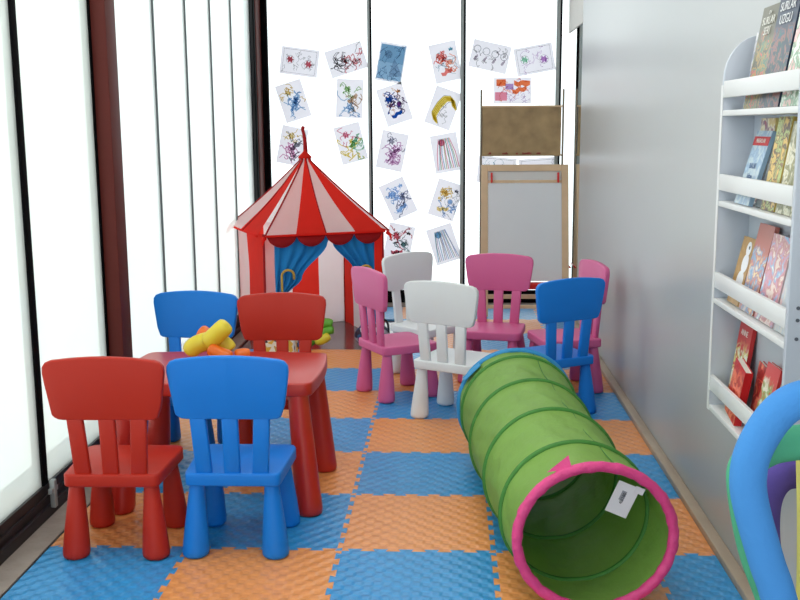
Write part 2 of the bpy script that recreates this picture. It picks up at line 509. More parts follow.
# ------------------------------------------------------------------ chairs
def make_chair():
    r = bpy.data.objects.new('toddler_chair', None); r.empty_display_size = 0.05; COL.objects.link(r)
    m = M['red']
    seat = rounded([(-0.152, -0.155), (0.152, -0.155), (0.168, 0.155), (-0.168, 0.155)], [0.025, 0.025, 0.045, 0.045])
    add_obj('seat', prism_bm(seat, 0.240, 0.283, bev=0.007), m, r, True, 45)
    for sx in (-1, 1):
        for sy in (-1, 1):
            prof = [(0.024, 0.0), (0.037, 0.002), (0.0425, 0.008), (0.0435, 0.018), (0.0425, 0.035), (0.038, 0.09), (0.031, 0.16), (0.0250, 0.22), (0.023, 0.242)]
            lg = add_obj('leg', lathe_bm(prof, 24, (-0.010 * sx, -0.012 * sy)), m, r, True, 60)
            lg.location = (0.130 * sx, 0.130 * sy, 0)
    def bend(bm):
        for v in bm.verts:
            t = (v.co.z - 0.285) / 0.4
            v.co.y += -0.137 - 0.030 * t + 0.16 * v.co.x ** 2 * max(0, t)
    for s in (-1, 0, 1):
        b = box_bm(-0.026, 0.026, -0.011, 0.011, 0.277, 0.475, 0.006)
        for v in b.verts:
            v.co.x += s * (0.090 + 0.010 * (v.co.z - 0.285) / 0.17)
        bend(b)
        add_obj('back_slat', b, m, r, True, 50)
    top = []
    for k in range(13):
        x = -0.145 + 0.29 * k / 12
        top.append((x, 0.667 - 0.011 * (x / 0.15) ** 2))
    out = [(-0.150, 0.443), (0.150, 0.443)]
    side_r = [(0.170, 0.478), (0.1745, 0.505), (0.185, 0.575), (0.190, 0.615), (0.1885, 0.634), (0.178, 0.648), (0.160, 0.655)]
    side_l = [(-a, b) for a, b in side_r]
    pts = [(-0.135, 0.462), (0.135, 0.462), (0.151, 0.464), (0.162, 0.470)] + side_r[1:] + list(reversed(top)) + list(reversed(side_l))[:-1] + [(-0.170, 0.478), (-0.162, 0.470), (-0.151, 0.464)]
    b = bmesh.new()
    # dense front/back grid so that the panel can be bent: cut by vertical strips
    p2 = prism_bm(pts, -0.0125, 0.0125, axis='y', bev=0.006, seg=3)
    for xc in (-0.12, -0.08, -0.04, 0.0, 0.04, 0.08, 0.12):
        bmesh.ops.bisect_plane(p2, geom=list(p2.verts) + list(p2.edges) + list(p2.faces), plane_co=(xc, 0, 0), plane_no=(1, 0, 0))
    bend(p2)
    add_obj('backrest', p2, m, r, True, 50)
    b.free()
    return r

CH = [  # kind, x, y, rot, label
    ('red', -0.724, 0.064, 0.02, 'red plastic toddler chair in front left, next to the window sill'),
    ('blue', -0.339, 0.084, 0.01, 'blue plastic toddler chair in front, right beside the nearest red chair'),
    ('white', 0.384, 1.589, -0.492, 'white toddler chair with its back to the camera, nearer of the two white'),
    ('pink', 0.082, 1.972, -1.044, 'pink toddler chair seen sideways, facing right, left of the white chair'),
    ('white', 0.229, 2.413, -2.347, 'white toddler chair at the back behind the sideways pink chair'),
    ('pink', 0.592, 2.307, 2.925, 'pink toddler chair facing the camera in front of the easel'),
    ('pink', 0.948, 2.112, 1.80, 'pink toddler chair against the right wall behind the blue chair'),
    ('blue', 0.836, 1.690, 0.50, 'blue toddler chair behind the far end of the green tunnel'),
    ('red', -0.360, 0.958, 3.175, 'red toddler chair pushed under the far side of the red table'),
    ('blue', -0.764, 1.003, 3.029, 'blue toddler chair at the far side of the table, behind the balloons'),
]
c0 = make_chair()
first = True
for kind, x, y, rz, lab in CH:
    c = c0 if first else copy_tree(c0)
    if not first and kind != 'red': kids_mat(c, M['red'], M[kind])
    first = False
    c.location = (x, y, 0); c.rotation_euler = (0, 0, rz)
    tag(c, lab, 'chair', 'plastic toddler chairs')

# ------------------------------------------------------------------ table
tb = thing('play_table', (-0.49, 0.55, 0), 'low red plastic children\'s table behind the two nearest chairs', 'table')
def bulge(pts, amount, sub=8):
    out = []
    n = len(pts)
    for i in range(n):
        a = Vector(pts[i]); c = Vector(pts[(i + 1) % n]); d = (c - a).normalized(); nn = Vector((d.y, -d.x))
        for k in range(sub):
            t = k / sub
            p = a.lerp(c, t) + nn * amount * 4 * t * (1 - t)
            out.append((p.x, p.y))
    return out
tp = bulge([(-0.355, -0.245), (0.355, -0.245), (0.355, 0.245), (-0.355, 0.245)], 0.018)
pr = []
for i, p in enumerate(tp):
    pr.append(p)
tpr = rounded([p for i, p in enumerate(tp)], [0.03 if i % 8 == 0 else 0.0 for i in range(len(tp))], 4)
add_obj('tabletop', prism_bm(tpr, 0.432, 0.480, bev=0.007), M['redtable'], tb, True, 45)
for sx in (-1, 1):
    for sy in (-1, 1):
        prof = [(0.030, 0.0), (0.043, 0.002), (0.0475, 0.010), (0.0485, 0.022), (0.0475, 0.05), (0.045, 0.14), (0.041, 0.27), (0.038, 0.38), (0.037, 0.434)]
        lg = add_obj('leg', lathe_bm(prof, 28, (-0.035 * sx, -0.02 * sy)), M['redtable'], tb, True, 60)
        lg.location = (0.341 * sx, 0.232 * sy, 0)

# ------------------------------------------------------------------ circus play tent
tent = thing('play_tent', (-0.588, 3.478, -0.012), 'red and white striped circus play tent with blue door curtains', 'tent', rot=0.428)
HS = 0.388; ZE = 0.734; ZA = 1.200
cor = [(-HS, -HS), (HS, -HS), (HS, HS), (-HS, HS)]
def wall_pt(face, u, z, out=0.0):
    a = Vector(cor[face]); c = Vector(cor[(face + 1) % 4]); d = (c - a).normalized(); n = Vector((d.y, -d.x))
    p = a.lerp(c, u) + n * out
    return Vector((p.x, p.y, z))
def quad_sheet(fn, nu, nv, mi=None, bm=None):
    b = bm or bmesh.new(); g = [[b.verts.new(fn(i / nu, j / nv)) for j in range(nv + 1)] for i in range(nu + 1)]
    for i in range(nu):
        for j in range(nv):
            f = b.faces.new([g[i][j], g[i + 1][j], g[i + 1][j + 1], g[i][j + 1]])
            f.material_index = mi(i) if callable(mi) else (mi or 0)
    return b
def solid(o, t=0.002):
    md = o.modifiers.new('thickness', 'SOLIDIFY'); md.thickness = t; md.offset = 0
    return o
TM = [M['tentred'], M['tentwhite']]
# walls: front face keeps only two side strips
strip_col = lambda s: 0 if s % 2 == 0 else 1
def wall_fn(face, u0, u1, z0=0.0):
    def fn(a, b_):
        u = u0 + (u1 - u0) * a; z = z0 + (ZE - z0) * b_
        wob = 0.004 * math.sin(u * 37 + face) * math.sin(z * 17 + face * 2) - 0.012 * math.sin(PI * b_) * math.sin(PI * u)
        return wall_pt(face, u, z, wob)
    return fn
for face in (1, 2, 3):
    bm = bmesh.new()
    for ua, ub, ci in ([(0, .42, 1), (.42, 1, 0)] if face == 3 else [(q_ / 4, (q_ + 1) / 4, 1 - q_ % 2) for q_ in range(4)]):
        quad_sheet(wall_fn(face, ua, ub), 6, 10, ci, bm)
    add_obj('wall_panel', bm, TM, tent, True)
bm = quad_sheet(wall_fn(0, 0.0, 0.085), 3, 10, 1)
add_obj('door_side_strip', bm, TM, tent, True)
bm = quad_sheet(wall_fn(0, 0.925, 1.0), 3, 10, 0)
add_obj('door_side_strip', bm, TM, tent, True)
# roof: four slightly hollow faces in stripes, one mesh
def roof_fn(face, u0, u1):
    def fn(a, t):
        u = u0 + (u1 - u0) * a
        base = wall_pt(face, u, ZE, 0.040)
        # corners also pushed outward
        k = 1 - t
        sag = -0.014 * math.sin(PI * t) - 0.012 * math.sin(PI * u) * math.sin(PI * min(1, t * 1.2))
        p = Vector((base.x * k, base.y * k, ZE - 0.006 + (ZA - ZE) * t + sag))
        if t == 0: p.z -= 0.004
        rr_ = 0.02
        if k < 0.05: p.x = base.x * 0.05; p.y = base.y * 0.05
        return p
    return fn
bm = bmesh.new()
for face in range(4):
    for ua, ub, ci in ([(0, .42, 1), (.42, 1, 0)] if face == 3 else [(s / 4, (s + 1) / 4, 1 - s % 2) for s in range(4)]):
        quad_sheet(roof_fn(face, ua, ub), 4, 14, ci, bm)
bmesh.ops.remove_doubles(bm, verts=bm.verts, dist=0.0005)
add_obj('roof', bm, TM, tent, False)
# piping on roof hips, eaves and posts
for c in range(4):
    pts = [roof_fn(c, 0, 1)(0, t / 14) + Vector((0, 0, 0.002)) for t in range(15)]
    add_obj('hip_piping', sweep_bm(pts, 0.0055, 8), M['tentpipe'], tent, True)
    pts = [wall_pt(c, 0, z * ZE / 6, 0.001) for z in range(7)]
    add_obj('corner_pole', sweep_bm(pts, 0.007, 8), M['tentpipe'], tent, True)
for c in range(4):
    pts = [roof_fn(c, 0, 1)(u / 12, 0) for u in range(13)]
    add_obj('eave_piping', sweep_bm(pts, 0.007, 8), M['tentred'], tent, True)
    pts = [roof_fn(c, 0, 1)(0.5, t / 14) + Vector((0, 0, 0.002)) for t in range(15)]
    add_obj('seam', sweep_bm(pts, 0.0035, 6), M['tentpipe'], tent, True)
# corner tabs
for c in range(4):
    p = wall_pt(c, 0, ZE - 0.02, 0.028); d = Vector(cor[c]).normalized()
    b = sweep_bm([p, p + Vector((d.x * 0.025, d.y * 0.025, -0.018)), p + Vector((d.x * 0.03, d.y * 0.03, -0.045))], [0.014, 0.010, 0.004], 8)
    add_obj('corner_tab', b, M['tentred'], tent, True)
# top tuft and hanging loop
b = lathe_bm([(0.045, 0.0), (0.040, 0.014), (0.022, 0.03), (0.010, 0.045), (0.008, 0.06)], 16); 
for v in b.verts: v.co.z += ZA - 0.022
add_obj('roof_cap', b, M['tentred'], tent, True)
b = sweep_bm(catmull([(0.004, 0, ZA + 0.01), (0.003, 0, ZA + 0.07), (-0.004, 0, ZA + 0.13), (-0.012, 0, ZA + 0.160), (-0.010, 0, ZA + 0.175), (-0.004, 0, ZA + 0.165)], 5), [0.016 - 0.0055 * min(1, k / 12) for k in range(26)], 10, flat=0.6)
add_obj('hanging_loop', b, M['tentpipe'], tent, True)
# scalloped valance
bm = bmesh.new()
nu = 48
prev = None
for i in range(nu + 1):
    u = 0.02 + 0.96 * i / nu
    sc = abs(math.sin(PI * 4 * i / nu)) ** 0.6
    top = wall_pt(0, u, ZE - 0.012, 0.022); lo = wall_pt(0, u, ZE - 0.020 - 0.065 * sc, 0.026 + 0.004 * sc)
    cur = (bm.verts.new(top), bm.verts.new(lo))
    if prev: bm.faces.new([prev[0], cur[0], cur[1], prev[1]])
    prev = cur
solid(add_obj('scalloped_valance', bm, M['tentpipe'], tent, True))
# curtains
def curtain(edge):
    """edge: list of (v, u_in) inner edge; outer at u0"""
    u0, pts = edge
    def inner(v):
        for (va, ua), (vb, ub) in zip(pts, pts[1:]):
            if va >= v >= vb:
                t = (va - v) / (va - vb + 1e-9); t = t * t * (3 - 2 * t)
                return ua + (ub - ua) * t
        return pts[-1][1]
    def fn(a, b_):
        v = b_
        ui = inner(v); u = u0 + (ui - u0) * a
        tight = 1.0 - min(1, abs(ui - u0) / 0.45)
        fold = (0.006 + 0.010 * tight) * math.sin(a * 26) + 0.006 * math.sin(a * 9 + v * 6)
        return wall_pt(0, u, 0.02 + v * (ZE - 0.035), fold + 0.004)
    return quad_sheet(fn, 40, 28)
cl_ = solid(add_obj('door_curtain', curtain((0.085, [(1, 0.55), (0.93, 0.52), (0.62, 0.30), (0.46, 0.16), (0.40, 0.15), (0.2, 0.24), (0, 0.26)])), M['tentblue'], tent, True))
cr_ = solid(add_obj('door_curtain', curtain((0.925, [(1, 0.53), (0.93, 0.56), (0.66, 0.74), (0.50, 0.85), (0.42, 0.88), (0.25, 0.79), (0.12, 0.86), (0, 0.87)])), M['tentblue'], tent, True))
def hook(u, s, par):
    pts = [wall_pt(0, u, 0.30, 0.028), wall_pt(0, u, 0.44, 0.028)]
    for k in range(9):
        a = PI - PI * k / 8
        pts.append(wall_pt(0, u + s * (0.05 + 0.05 * math.cos(a)), 0.475 + 0.035 * math.sin(a), 0.028))
    pts.append(wall_pt(0, u + s * 0.10, 0.45, 0.028))
    add_obj('cane_print', sweep_bm(pts, 0.0075, 8, flat=0.6), M['gold'], par, True)
hook(0.13, 1, cl_); hook(0.885, -1, cr_)

# ------------------------------------------------------------------ play tunnel
RC = [  # x, y, half width, half height
    (0.622, 0.955, 0.232, 0.2230), (0.630, 0.835, 0.230, 0.2240), (0.650, 0.470, 0.224, 0.2230),
    (0.685, 0.120, 0.221, 0.2190), (0.724, -0.190, 0.223, 0.2130), (0.760, -0.368, 0.2270, 0.2080)]
tun = thing('play_tunnel', (0.70, 0.3, 0), 'green nylon play tunnel with a pink rim, lying on the mats', 'play tunnel')
def ringpt(r, th, sc=1.0):
    x, y, hw, hh = r
    nx, ny = (0.760 - 0.622), (-0.375 - 0.955)
    L = math.hypot(nx, ny); ax, ay = -ny / L, nx / L      # across direction
    c, s = math.cos(th), math.sin(th)
    z = hh + 0.004 + hh * s * sc
    lean = 0.06 * (z - hh)                                # rims lean back a little
    if z < 0.006: z = 0.006
    return Vector((x - 0.70 + ax * hw * c * sc - nx / L * lean, y - 0.3 + ay * hw * c * sc - ny / L * lean * 1.0, z))
NT = 72
bm = bmesh.new(); rings = []
prev = None
for i in range(len(RC) - 1):
    a, b2 = RC[i], RC[i + 1]
    span = math.hypot(a[0] - b2[0], a[1] - b2[1]); ns = max(4, int(span / 0.03))
    for j in range(ns + (1 if i == len(RC) - 2 else 0)):
        t = j / ns
        r = tuple(a[k] + (b2[k] - a[k]) * t for k in range(4))
        sg = math.sin(PI * t)
        row = []
        for k in range(NT):
            th = 2 * PI * k / NT
            wr = 0.004 * math.sin(th * 7 + i * 2.1) * sg + 0.003 * math.sin(th * 17 + t * 9 + i) * sg
            sc = 1 - 0.050 * sg * (0.6 + 0.4 * math.sin(th)) * (span / 0.33) + wr / 0.23
            row.append(bm.verts.new(ringpt(r, th, sc)))
        rings.append(row)
for i in range(len(rings) - 1):
    for k in range(NT):
        bm.faces.new([rings[i][k], rings[i][(k + 1) % NT], rings[i + 1][(k + 1) % NT], rings[i + 1][k]])
solid(add_obj('tunnel_fabric', bm, M['tgreen'], tun, True), 0.0015)
for i in range(1, 5):
    pts = [ringpt(RC[i], 2 * PI * k / NT, 1.0) for k in range(NT)]
    add_obj('hoop', sweep_bm(pts, 0.0095, 8, closed=True), M['thoop'], tun, True)
pts = [ringpt(RC[0], 2 * PI * k / NT, 1.0) for k in range(NT)]
add_obj('blue_rim', sweep_bm(pts, 0.014, 10, closed=True), M['tblue'], tun, True)
def rimpts():
    return [ringpt(RC[5], 2 * PI * k / 96, 0.985 + 0.004 * math.sin(k * 1.7)) for k in range(96)]
rp = rimpts()
add_obj('pink_rim', sweep_bm(rp, [0.0155 + 0.0008 * math.sin(k * 2.3) + 0.0008 * math.sin(k * 5.1) for k in range(96)], 12, closed=True), M['tpink'], tun, True)
# little pink tie end on top of the rim
p = ringpt(RC[5], PI * 0.645, 1.0)
b = bmesh.new()
v = [b.verts.new(p + Vector(d)) for d in ((-0.040, 0.0, 0.004), (0.030, 0.0, 0.016), (0.022, 0.02, 0.048), (0.0, 0.05, 0.006))]
for f in ((0, 1, 2), (1, 3, 2), (0, 2, 3), (0, 3, 1)): b.faces.new([v[q_] for q_ in f])
add_obj('rim_tie', b, M['tpink'], tun)
# blue carry strap bit on far end
p0 = ringpt(RC[0], PI * 0.78, 1.02)
b = box_bm(-0.045, 0.045, -0.02, 0.02, -0.003, 0.003, 0.002)
o = add_obj('strap_tab', b, M['tblue'], tun); o.location = p0 + Vector((0.0, -0.035, 0.004)); o.rotation_euler = (0.0, -0.75, 0.2)
# seam along the top
pts = []
for i in range(len(RC) - 1):
    for j in range(8):
        t = j / 8; r = tuple(RC[i][k] + (RC[i + 1][k] - RC[i][k]) * t for k in range(4))
        sg = math.sin(PI * t); span = math.hypot(RC[i][0] - RC[i + 1][0], RC[i][1] - RC[i + 1][1])
        th = PI * 0.40
        pts.append(ringpt(r, th, 1.004 - 0.050 * sg * (0.6 + 0.4 * math.sin(th)) * (span / 0.33)))
add_obj('seam', sweep_bm(pts, 0.0016, 6), M['thoop'], tun, True)
# care label inside at right
pA = ringpt(RC[5], PI * 0.215, 0.93)
b = box_bm(-0.032, 0.032, -0.0008, 0.0008, -0.108, 0.0, 0.0006)
lb = add_obj('care_label', b, M['tagw'], tun); lb['label'] = 'white printed care label'
lb.location = pA + Vector((-0.062, 0.030, 0.018)); lb.rotation_euler = (0.18, 0.36, -0.12)
t1 = text_obj('label_print', '48/180', 0.014, M['ink'], lb, Matrix.Translation((-0.001, -0.0018, -0.050)) @ Matrix.Rotation(PI / 2, 4, 'X') @ Matrix.Rotation(PI / 2, 4, 'Z'))
bb = box_bm(-0.011, 0.003, -0.0014, -0.0006, -0.058, -0.026)
add_obj('label_barcode', bb, M['greyink'], lb)
b2_ = box_bm(0.018, 0.045, -0.002, 0.0, -0.018, 0.004, 0.0008)
add_obj('label_flap', b2_, M['tagw'], lb)

# ------------------------------------------------------------------ wall bookshelf (Y -0.05 .. -0.70)
bs = thing('wall_bookshelf', (1.240, -0.375, 0.50), 'white wall mounted front-facing bookshelf full of picture books', 'bookshelf')
SX = -0.100   # local x of the front (world 1.140)
def sidepanel(y, nm):
    pts = [(-0.001, 0.0), (-0.001, 1.085), (SX * 0.25, 1.078), (SX * 0.6, 1.055), (SX * 0.85, 1.02), (SX, 0.97), (SX, 0.0)]
    pts = [(-0.001, 0.0), (-0.001, 1.110)] + [(-0.001 + SX * math.sin(PI / 2 * k / 8) * 0.99, 0.985 + 0.125 * math.cos(PI / 2 * k / 8)) for k in range(1, 9)] + [(SX, -0.0)]
    b = prism_bm(pts, y, y + 0.018, axis='y', bev=0.0015, seg=2)
    return add_obj(nm, b, M['shelfside'], bs, True, 30)
sidepanel(0.318, 'side_panel'); sp = sidepanel(-0.336, 'side_panel')
box('edge_band', SX - 0.002, SX + 0.0, 0.317, 0.337, 0.0, 0.97, M['shelfw'], bs)
for z in (0.432, 0.403, 0.358):
    o = add_obj('screw_hole', lathe_bm([(0.0045, 0.0), (0.0045, 0.002)], 12), M['hole'], sp)
    o.location = (SX + 0.022, -0.3365, z); o.rotation_euler = (PI / 2, 0, 0)
box('back_panel', -0.008, -0.001, -0.318, 0.318, 0.0, 1.02, M['shelfside'], bs)
for z in (0.882, 0.621, 0.330, 0.0):
    box('shelf_board', SX, -0.009, -0.3175, 0.3175, z, z + 0.016, M['shelfw'], bs, bev=0.001)
for z in (0.934, 0.668, 0.378, 0.063):
    box('front_rail', SX - 0.001, SX + 0.011, -0.3175, 0.3175, z, z + 0.047, M['shelfw'], bs, bev=0.0015)

def blot(name, par, shape, cx_, cz_, s, m, yy, rot=0):
    """flat printed shape in a local x-z plane facing -y"""
    pts = []
    if shape == 'disc': pts = [(math.cos(a * PI / 9) * s, math.sin(a * PI / 9) * s) for a in range(18)]
    elif shape == 'star': pts = [((s if k % 2 == 0 else s * 0.45) * math.sin(k * PI / 5), (s if k % 2 == 0 else s * 0.45) * math.cos(k * PI / 5)) for k in range(10)]
    elif shape == 'heart': pts = [(s * 0.062 * 16 * math.sin(t) ** 3, s * 0.062 * (13 * math.cos(t) - 5 * math.cos(2 * t) - 2 * math.cos(3 * t) - math.cos(4 * t))) for t in [k * PI / 11 for k in range(22)]]
    elif shape == 'tri': pts = [(0, s), (-s * 0.75, -s), (s * 0.75, -s)]
    elif shape == 'rect': pts = [(-s, -s * 0.7), (s, -s * 0.7), (s, s * 0.7), (-s, s * 0.7)]
    elif shape == 'flower': pts = [((s * (0.72 + 0.28 * math.cos(6 * t))) * math.cos(t), (s * (0.72 + 0.28 * math.cos(6 * t))) * math.sin(t)) for t in [k * PI / 24 for k in range(48)]]
    elif shape == 'wave': pts = [(-s, -s * 0.3), (-s * .5, -s * 0.55), (0, -s * 0.3), (s * .5, -s * .55), (s, -s * 0.3), (s, s * .2), (s * .5, 0.05 * s), (0, s * .3), (-s * .5, .05 * s), (-s, s * .3)]
    c, s_ = math.cos(rot), math.sin(rot)
    pts = [(cx_ + a * c - b * s_, cz_ + a * s_ + b * c) for a, b in pts]
    b = bmesh.new()
    vs = [b.verts.new((p_[0], yy, p_[1])) for p_ in pts]; f = b.faces.new(vs)
    bmesh.ops.triangulate(b, faces=[f])
    if f and b.faces:
        bmesh.ops.recalc_face_normals(b, faces=b.faces)
    r_ = bmesh.ops.extrude_face_region(b, geom=list(b.faces))
    for e in r_['geom']:
        if isinstance(e, bmesh.types.BMVert): e.co.y += 0.0006
    return b

PM = {}
def pm(rgb, tr=0.0):
    k = tuple(rgb) + (tr,)
    if k not in PM: PM[k] = mat('printed_colour', rgb, rough=0.55, transl=tr)
    return PM[k]

def picture_mat(base, cols, top):
    """printed cover: noisy patches of colour below `top` (metres), plain base above"""
    m = bpy.data.materials.new('picture_cover_print'); m.use_nodes = True
    nt = m.node_tree; p = nt.nodes['Principled BSDF']; p.inputs['Roughness'].default_value = 0.32
    tc = nt.nodes.new('ShaderNodeTexCoord')
    n = nt.nodes.new('ShaderNodeTexNoise'); n.inputs['Scale'].default_value = 26; n.inputs['Detail'].default_value = 3; n.inputs['Distortion'].default_value = 1.2
    mp = nt.nodes.new('ShaderNodeMapping'); mp.inputs['Location'].default_value = (rnd.random() * 9, rnd.random() * 9, rnd.random() * 9)
    nt.links.new(tc.outputs['Object'], mp.inputs['Vector']); nt.links.new(mp.outputs[0], n.inputs['Vector'])
    cr = nt.nodes.new('ShaderNodeValToRGB'); e = cr.color_ramp.elements
    cr.color_ramp.interpolation = 'EASE'
    allc = list(cols) + [base]
    k = len(allc)
    e[0].position = 0.28; e[0].color = s2l(allc[0]); e[1].position = 0.72; e[1].color = s2l(allc[-1])
    for q_ in range(1, k - 1):
        x_ = e.new(0.28 + 0.44 * q_ / (k - 1)); x_.color = s2l(allc[q_])
    nt.links.new(n.outputs['Fac'], cr.inputs[0])
    sx_ = nt.nodes.new('ShaderNodeSeparateXYZ'); nt.links.new(tc.outputs['Object'], sx_.inputs[0])
    ad = nt.nodes.new('ShaderNodeMath'); ad.operation = 'MULTIPLY_ADD'; ad.inputs[1].default_value = 0.12
    nt.links.new(n.outputs['Fac'], ad.inputs[0]); nt.links.new(sx_.outputs['Z'], ad.inputs[2])
    mr_ = nt.nodes.new('ShaderNodeMapRange'); mr_.inputs['From Min'].default_value = top + 0.05; mr_.inputs['From Max'].default_value = top + 0.075
    nt.links.new(ad.outputs[0], mr_.inputs['Value'])
    mx_ = nt.nodes.new('ShaderNodeMix'); mx_.data_type = 'RGBA'
    nt.links.new(mr_.outputs[0], mx_.inputs['Factor']); nt.links.new(cr.outputs[0], mx_.inputs['A']); mx_.inputs['B'].default_value = s2l(base)
    nt.links.new(mx_.outputs['Result'], p.inputs['Base Color'])
    return m

def shelf_book(zboard, yc, wd, ht, th, cover, cols, ztop, label, text=None, lean=0.20, roll=0.0, xoff=0.0, band=None, blots=()):
    """book leaning on the shelf, cover towards the room. local x = along the cover (to the viewer's right), local z up, -y = front"""
    r = bpy.data.objects.new('picture_book', None); r.empty_display_size = 0.03; COL.objects.link(r)
    R = Matrix(((0, 1, 0), (-1, 0, 0), (0, 0, 1))).to_4x4()
    L = Matrix.Rotation(-lean, 4, 'X'); RO = Matrix.Rotation(roll, 4, 'Y')
    r.matrix_world = Matrix.Translation((1.168 + xoff, yc, zboard + 0.001 + abs(math.sin(roll)) * wd / 2)) @ R @ L @ RO
    tag(r, label, 'book', 'picture books in the wall bookshelf')
    add_obj('front_cover', box_bm(-wd / 2, wd / 2, -th / 2, -th / 2 + 0.002, 0, ht), picture_mat(cover, cols, ht * ztop if ztop < 1 else 9.0), r)
    add_obj('back_cover', box_bm(-wd / 2, wd / 2, th / 2 - 0.002, th / 2, 0, ht), pm(cover), r)
    add_obj('spine', box_bm(wd / 2 - 0.0015, wd / 2 + 0.0005, -th / 2, th / 2, 0, ht), pm(cover), r)
    add_obj('pages', box_bm(-wd / 2 + 0.002, wd / 2 - 0.0016, -th / 2 + 0.002, th / 2 - 0.002, 0.002, ht - 0.002), pm((232, 228, 216)), r)
    for k, (sh, a, c, s, col, ro) in enumerate(blots):
        add_obj('cover_picture', blot('b', r, sh, a * wd / 2, c * ht, s * wd, None, -th / 2 - 0.0008 - k * 0.0002, ro), pm(col), r)
    if band:
        add_obj('title_band', box_bm(-wd / 2, wd / 2, -th / 2 - 0.0012, -th / 2 - 0.0002, ht * (band[0] - 0.06), ht * (band[0] + 0.06)), pm(band[1]), r)
        text_obj('band_title', band[2], 0.017, pm((236, 226, 220)), r, Matrix.Translation((0, -th / 2 - 0.0022, band[0] * ht)) @ Matrix.Rotation(PI / 2, 4, 'X'))
    if text:
        for (tx, c, size, col) in text:
            text_obj('cover_title', tx, size, pm(col), r, Matrix.Translation((0, -th / 2 - 0.0022, c * ht)) @ Matrix.Rotation(PI / 2, 4, 'X'))
    return r
z1, z2, z3, z4 = 1.398, 1.137, 0.846, 0.516
rnd = random.Random(3)
SB = shelf_book
SB(z1, -0.150, 0.10, 0.215, 0.008, (176, 180, 190), [(200, 186, 178), (150, 160, 186), (214, 212, 214)], 1.0, 'pale grey picture book partly hidden at the far end of the top shelf', lean=0.14, xoff=0.020)
SB(z1, -0.243, 0.150, 0.275, 0.012, (98, 96, 78), [(150, 150, 70), (206, 92, 84), (60, 130, 110), (172, 140, 80), (80, 90, 80)], 0.66, 'olive picture book with orange and green pictures on the top shelf', [('ON', 0.93, 0.014, (220, 220, 215)), ('SURLAR', 0.85, 0.030, (226, 226, 220)), ('SERI', 0.75, 0.030, (226, 226, 220))], lean=0.16, xoff=0.004)
SB(z1, -0.402, 0.160, 0.300, 0.014, (40, 56, 80), [(40, 110, 100), (54, 88, 110), (148, 96, 90), (30, 80, 84), (60, 60, 84)], 0.64, 'dark navy picture book with white title on the top shelf', [('ON', 0.93, 0.015, (220, 222, 226)), ('SURLAR', 0.85, 0.033, (228, 230, 232)), ('UZGU', 0.74, 0.034, (228, 230, 232))], lean=0.16)
SB(z1, -0.570, 0.150, 0.250, 0.012, (214, 222, 212), [(240, 240, 234), (226, 180, 180), (120, 160, 130), (230, 234, 226)], 0.8, 'white and pale green picture book at the near end of the top shelf', lean=0.16)
SB(z2, -0.215, 0.125, 0.236, 0.008, (214, 190, 120), [(200, 90, 80), (150, 110, 140), (240, 230, 200), (220, 196, 130)], 1.0, 'yellow picture book standing behind the pale blue book', lean=0.03, xoff=0.052)
SB(z2, -0.235, 0.135, 0.208, 0.012, (150, 180, 206), [(176, 200, 220), (140, 170, 200), (190, 206, 214)], 1.0, 'pale blue picture book with a red title band on the second shelf', [('BALIK', 0.52, 0.022, (70, 100, 145)), ('kitap', 0.38, 0.022, (70, 100, 145))], lean=0.27, xoff=-0.008, band=(0.86, (190, 40, 46), 'MASALLAR'))
SB(z2, -0.342, 0.060, 0.200, 0.012, (96, 102, 108), [(80, 86, 94), (120, 124, 126)], 1.0, 'dark grey book beside the pale blue book on the second shelf', lean=0.24, xoff=0.008)
SB(z2, -0.440, 0.105, 0.240, 0.012, (206, 178, 92), [(240, 220, 140), (120, 84, 50), (186, 200, 120), (90, 60, 46), (226, 190, 100)], 1.0, 'yellow and brown picture book in the middle of the second shelf', lean=0.15)
SB(z2, -0.575, 0.140, 0.228, 0.012, (196, 182, 110), [(160, 150, 80), (226, 222, 200), (130, 130, 90)], 1.0, 'yellow-green picture book at the near end of the second shelf', lean=0.15)
SB(z3, -0.165, 0.110, 0.195, 0.010, (190, 150, 90), [(196, 158, 96), (180, 140, 84)], 1.0, 'brown paper covered book with a blank white rounded shape on the third shelf', lean=0.22, blots=[('disc', 0.20, 0.36, 0.27, (228, 230, 236), 0), ('disc', 0.34, 0.62, 0.25, (229, 231, 237), 0), ('disc', 0.36, 0.84, 0.19, (230, 232, 238), 0), ('disc', 0.42, 0.86, 0.05, (60, 60, 66), 0)])
SB(z3, -0.300, 0.130, 0.245, 0.012, (190, 112, 100), [(236, 226, 200), (216, 200, 196), (120, 170, 210), (200, 130, 120), (232, 214, 170)], 0.68, 'rust red picture book with pale pictures on the third shelf', lean=0.20)
SB(z3, -0.452, 0.150, 0.230, 0.010, (222, 196, 204), [(240, 236, 226), (140, 190, 226), (214, 160, 180), (200, 140, 140), (236, 220, 210)], 1.0, 'pale pink picture book with blue patches on the third shelf', lean=0.18)
SB(z3, -0.605, 0.130, 0.215, 0.010, (226, 214, 196), [(220, 190, 190), (190, 200, 210)], 1.0, 'cream picture book at the near end of the third shelf', lean=0.18)
SB(z4, -0.135, 0.120, 0.270, 0.012, (196, 46, 48), [(50, 44, 46), (196, 40, 44), (206, 200, 120), (230, 226, 220), (150, 170, 110)], 0.72, 'tall red, black and beige picture book at the far end of the bottom shelf', [('ANNE', 0.88, 0.024, (240, 236, 230))], lean=0.14, xoff=0.020)
SB(z4, -0.235, 0.105, 0.165, 0.022, (200, 22, 30), [(214, 30, 36), (170, 16, 24), (230, 120, 90)], 0.9, 'shiny red book standing tilted in the middle of the bottom shelf', lean=0.10, roll=0.20, xoff=-0.006)
SB(z4, -0.318, 0.085, 0.185, 0.012, (176, 40, 40), [(226, 190, 110), (226, 90, 80), (150, 30, 30), (170, 40, 40)], 1.0, 'dark red picture book with gold spots on the bottom shelf', lean=0.10, xoff=0.030, roll=0.10)
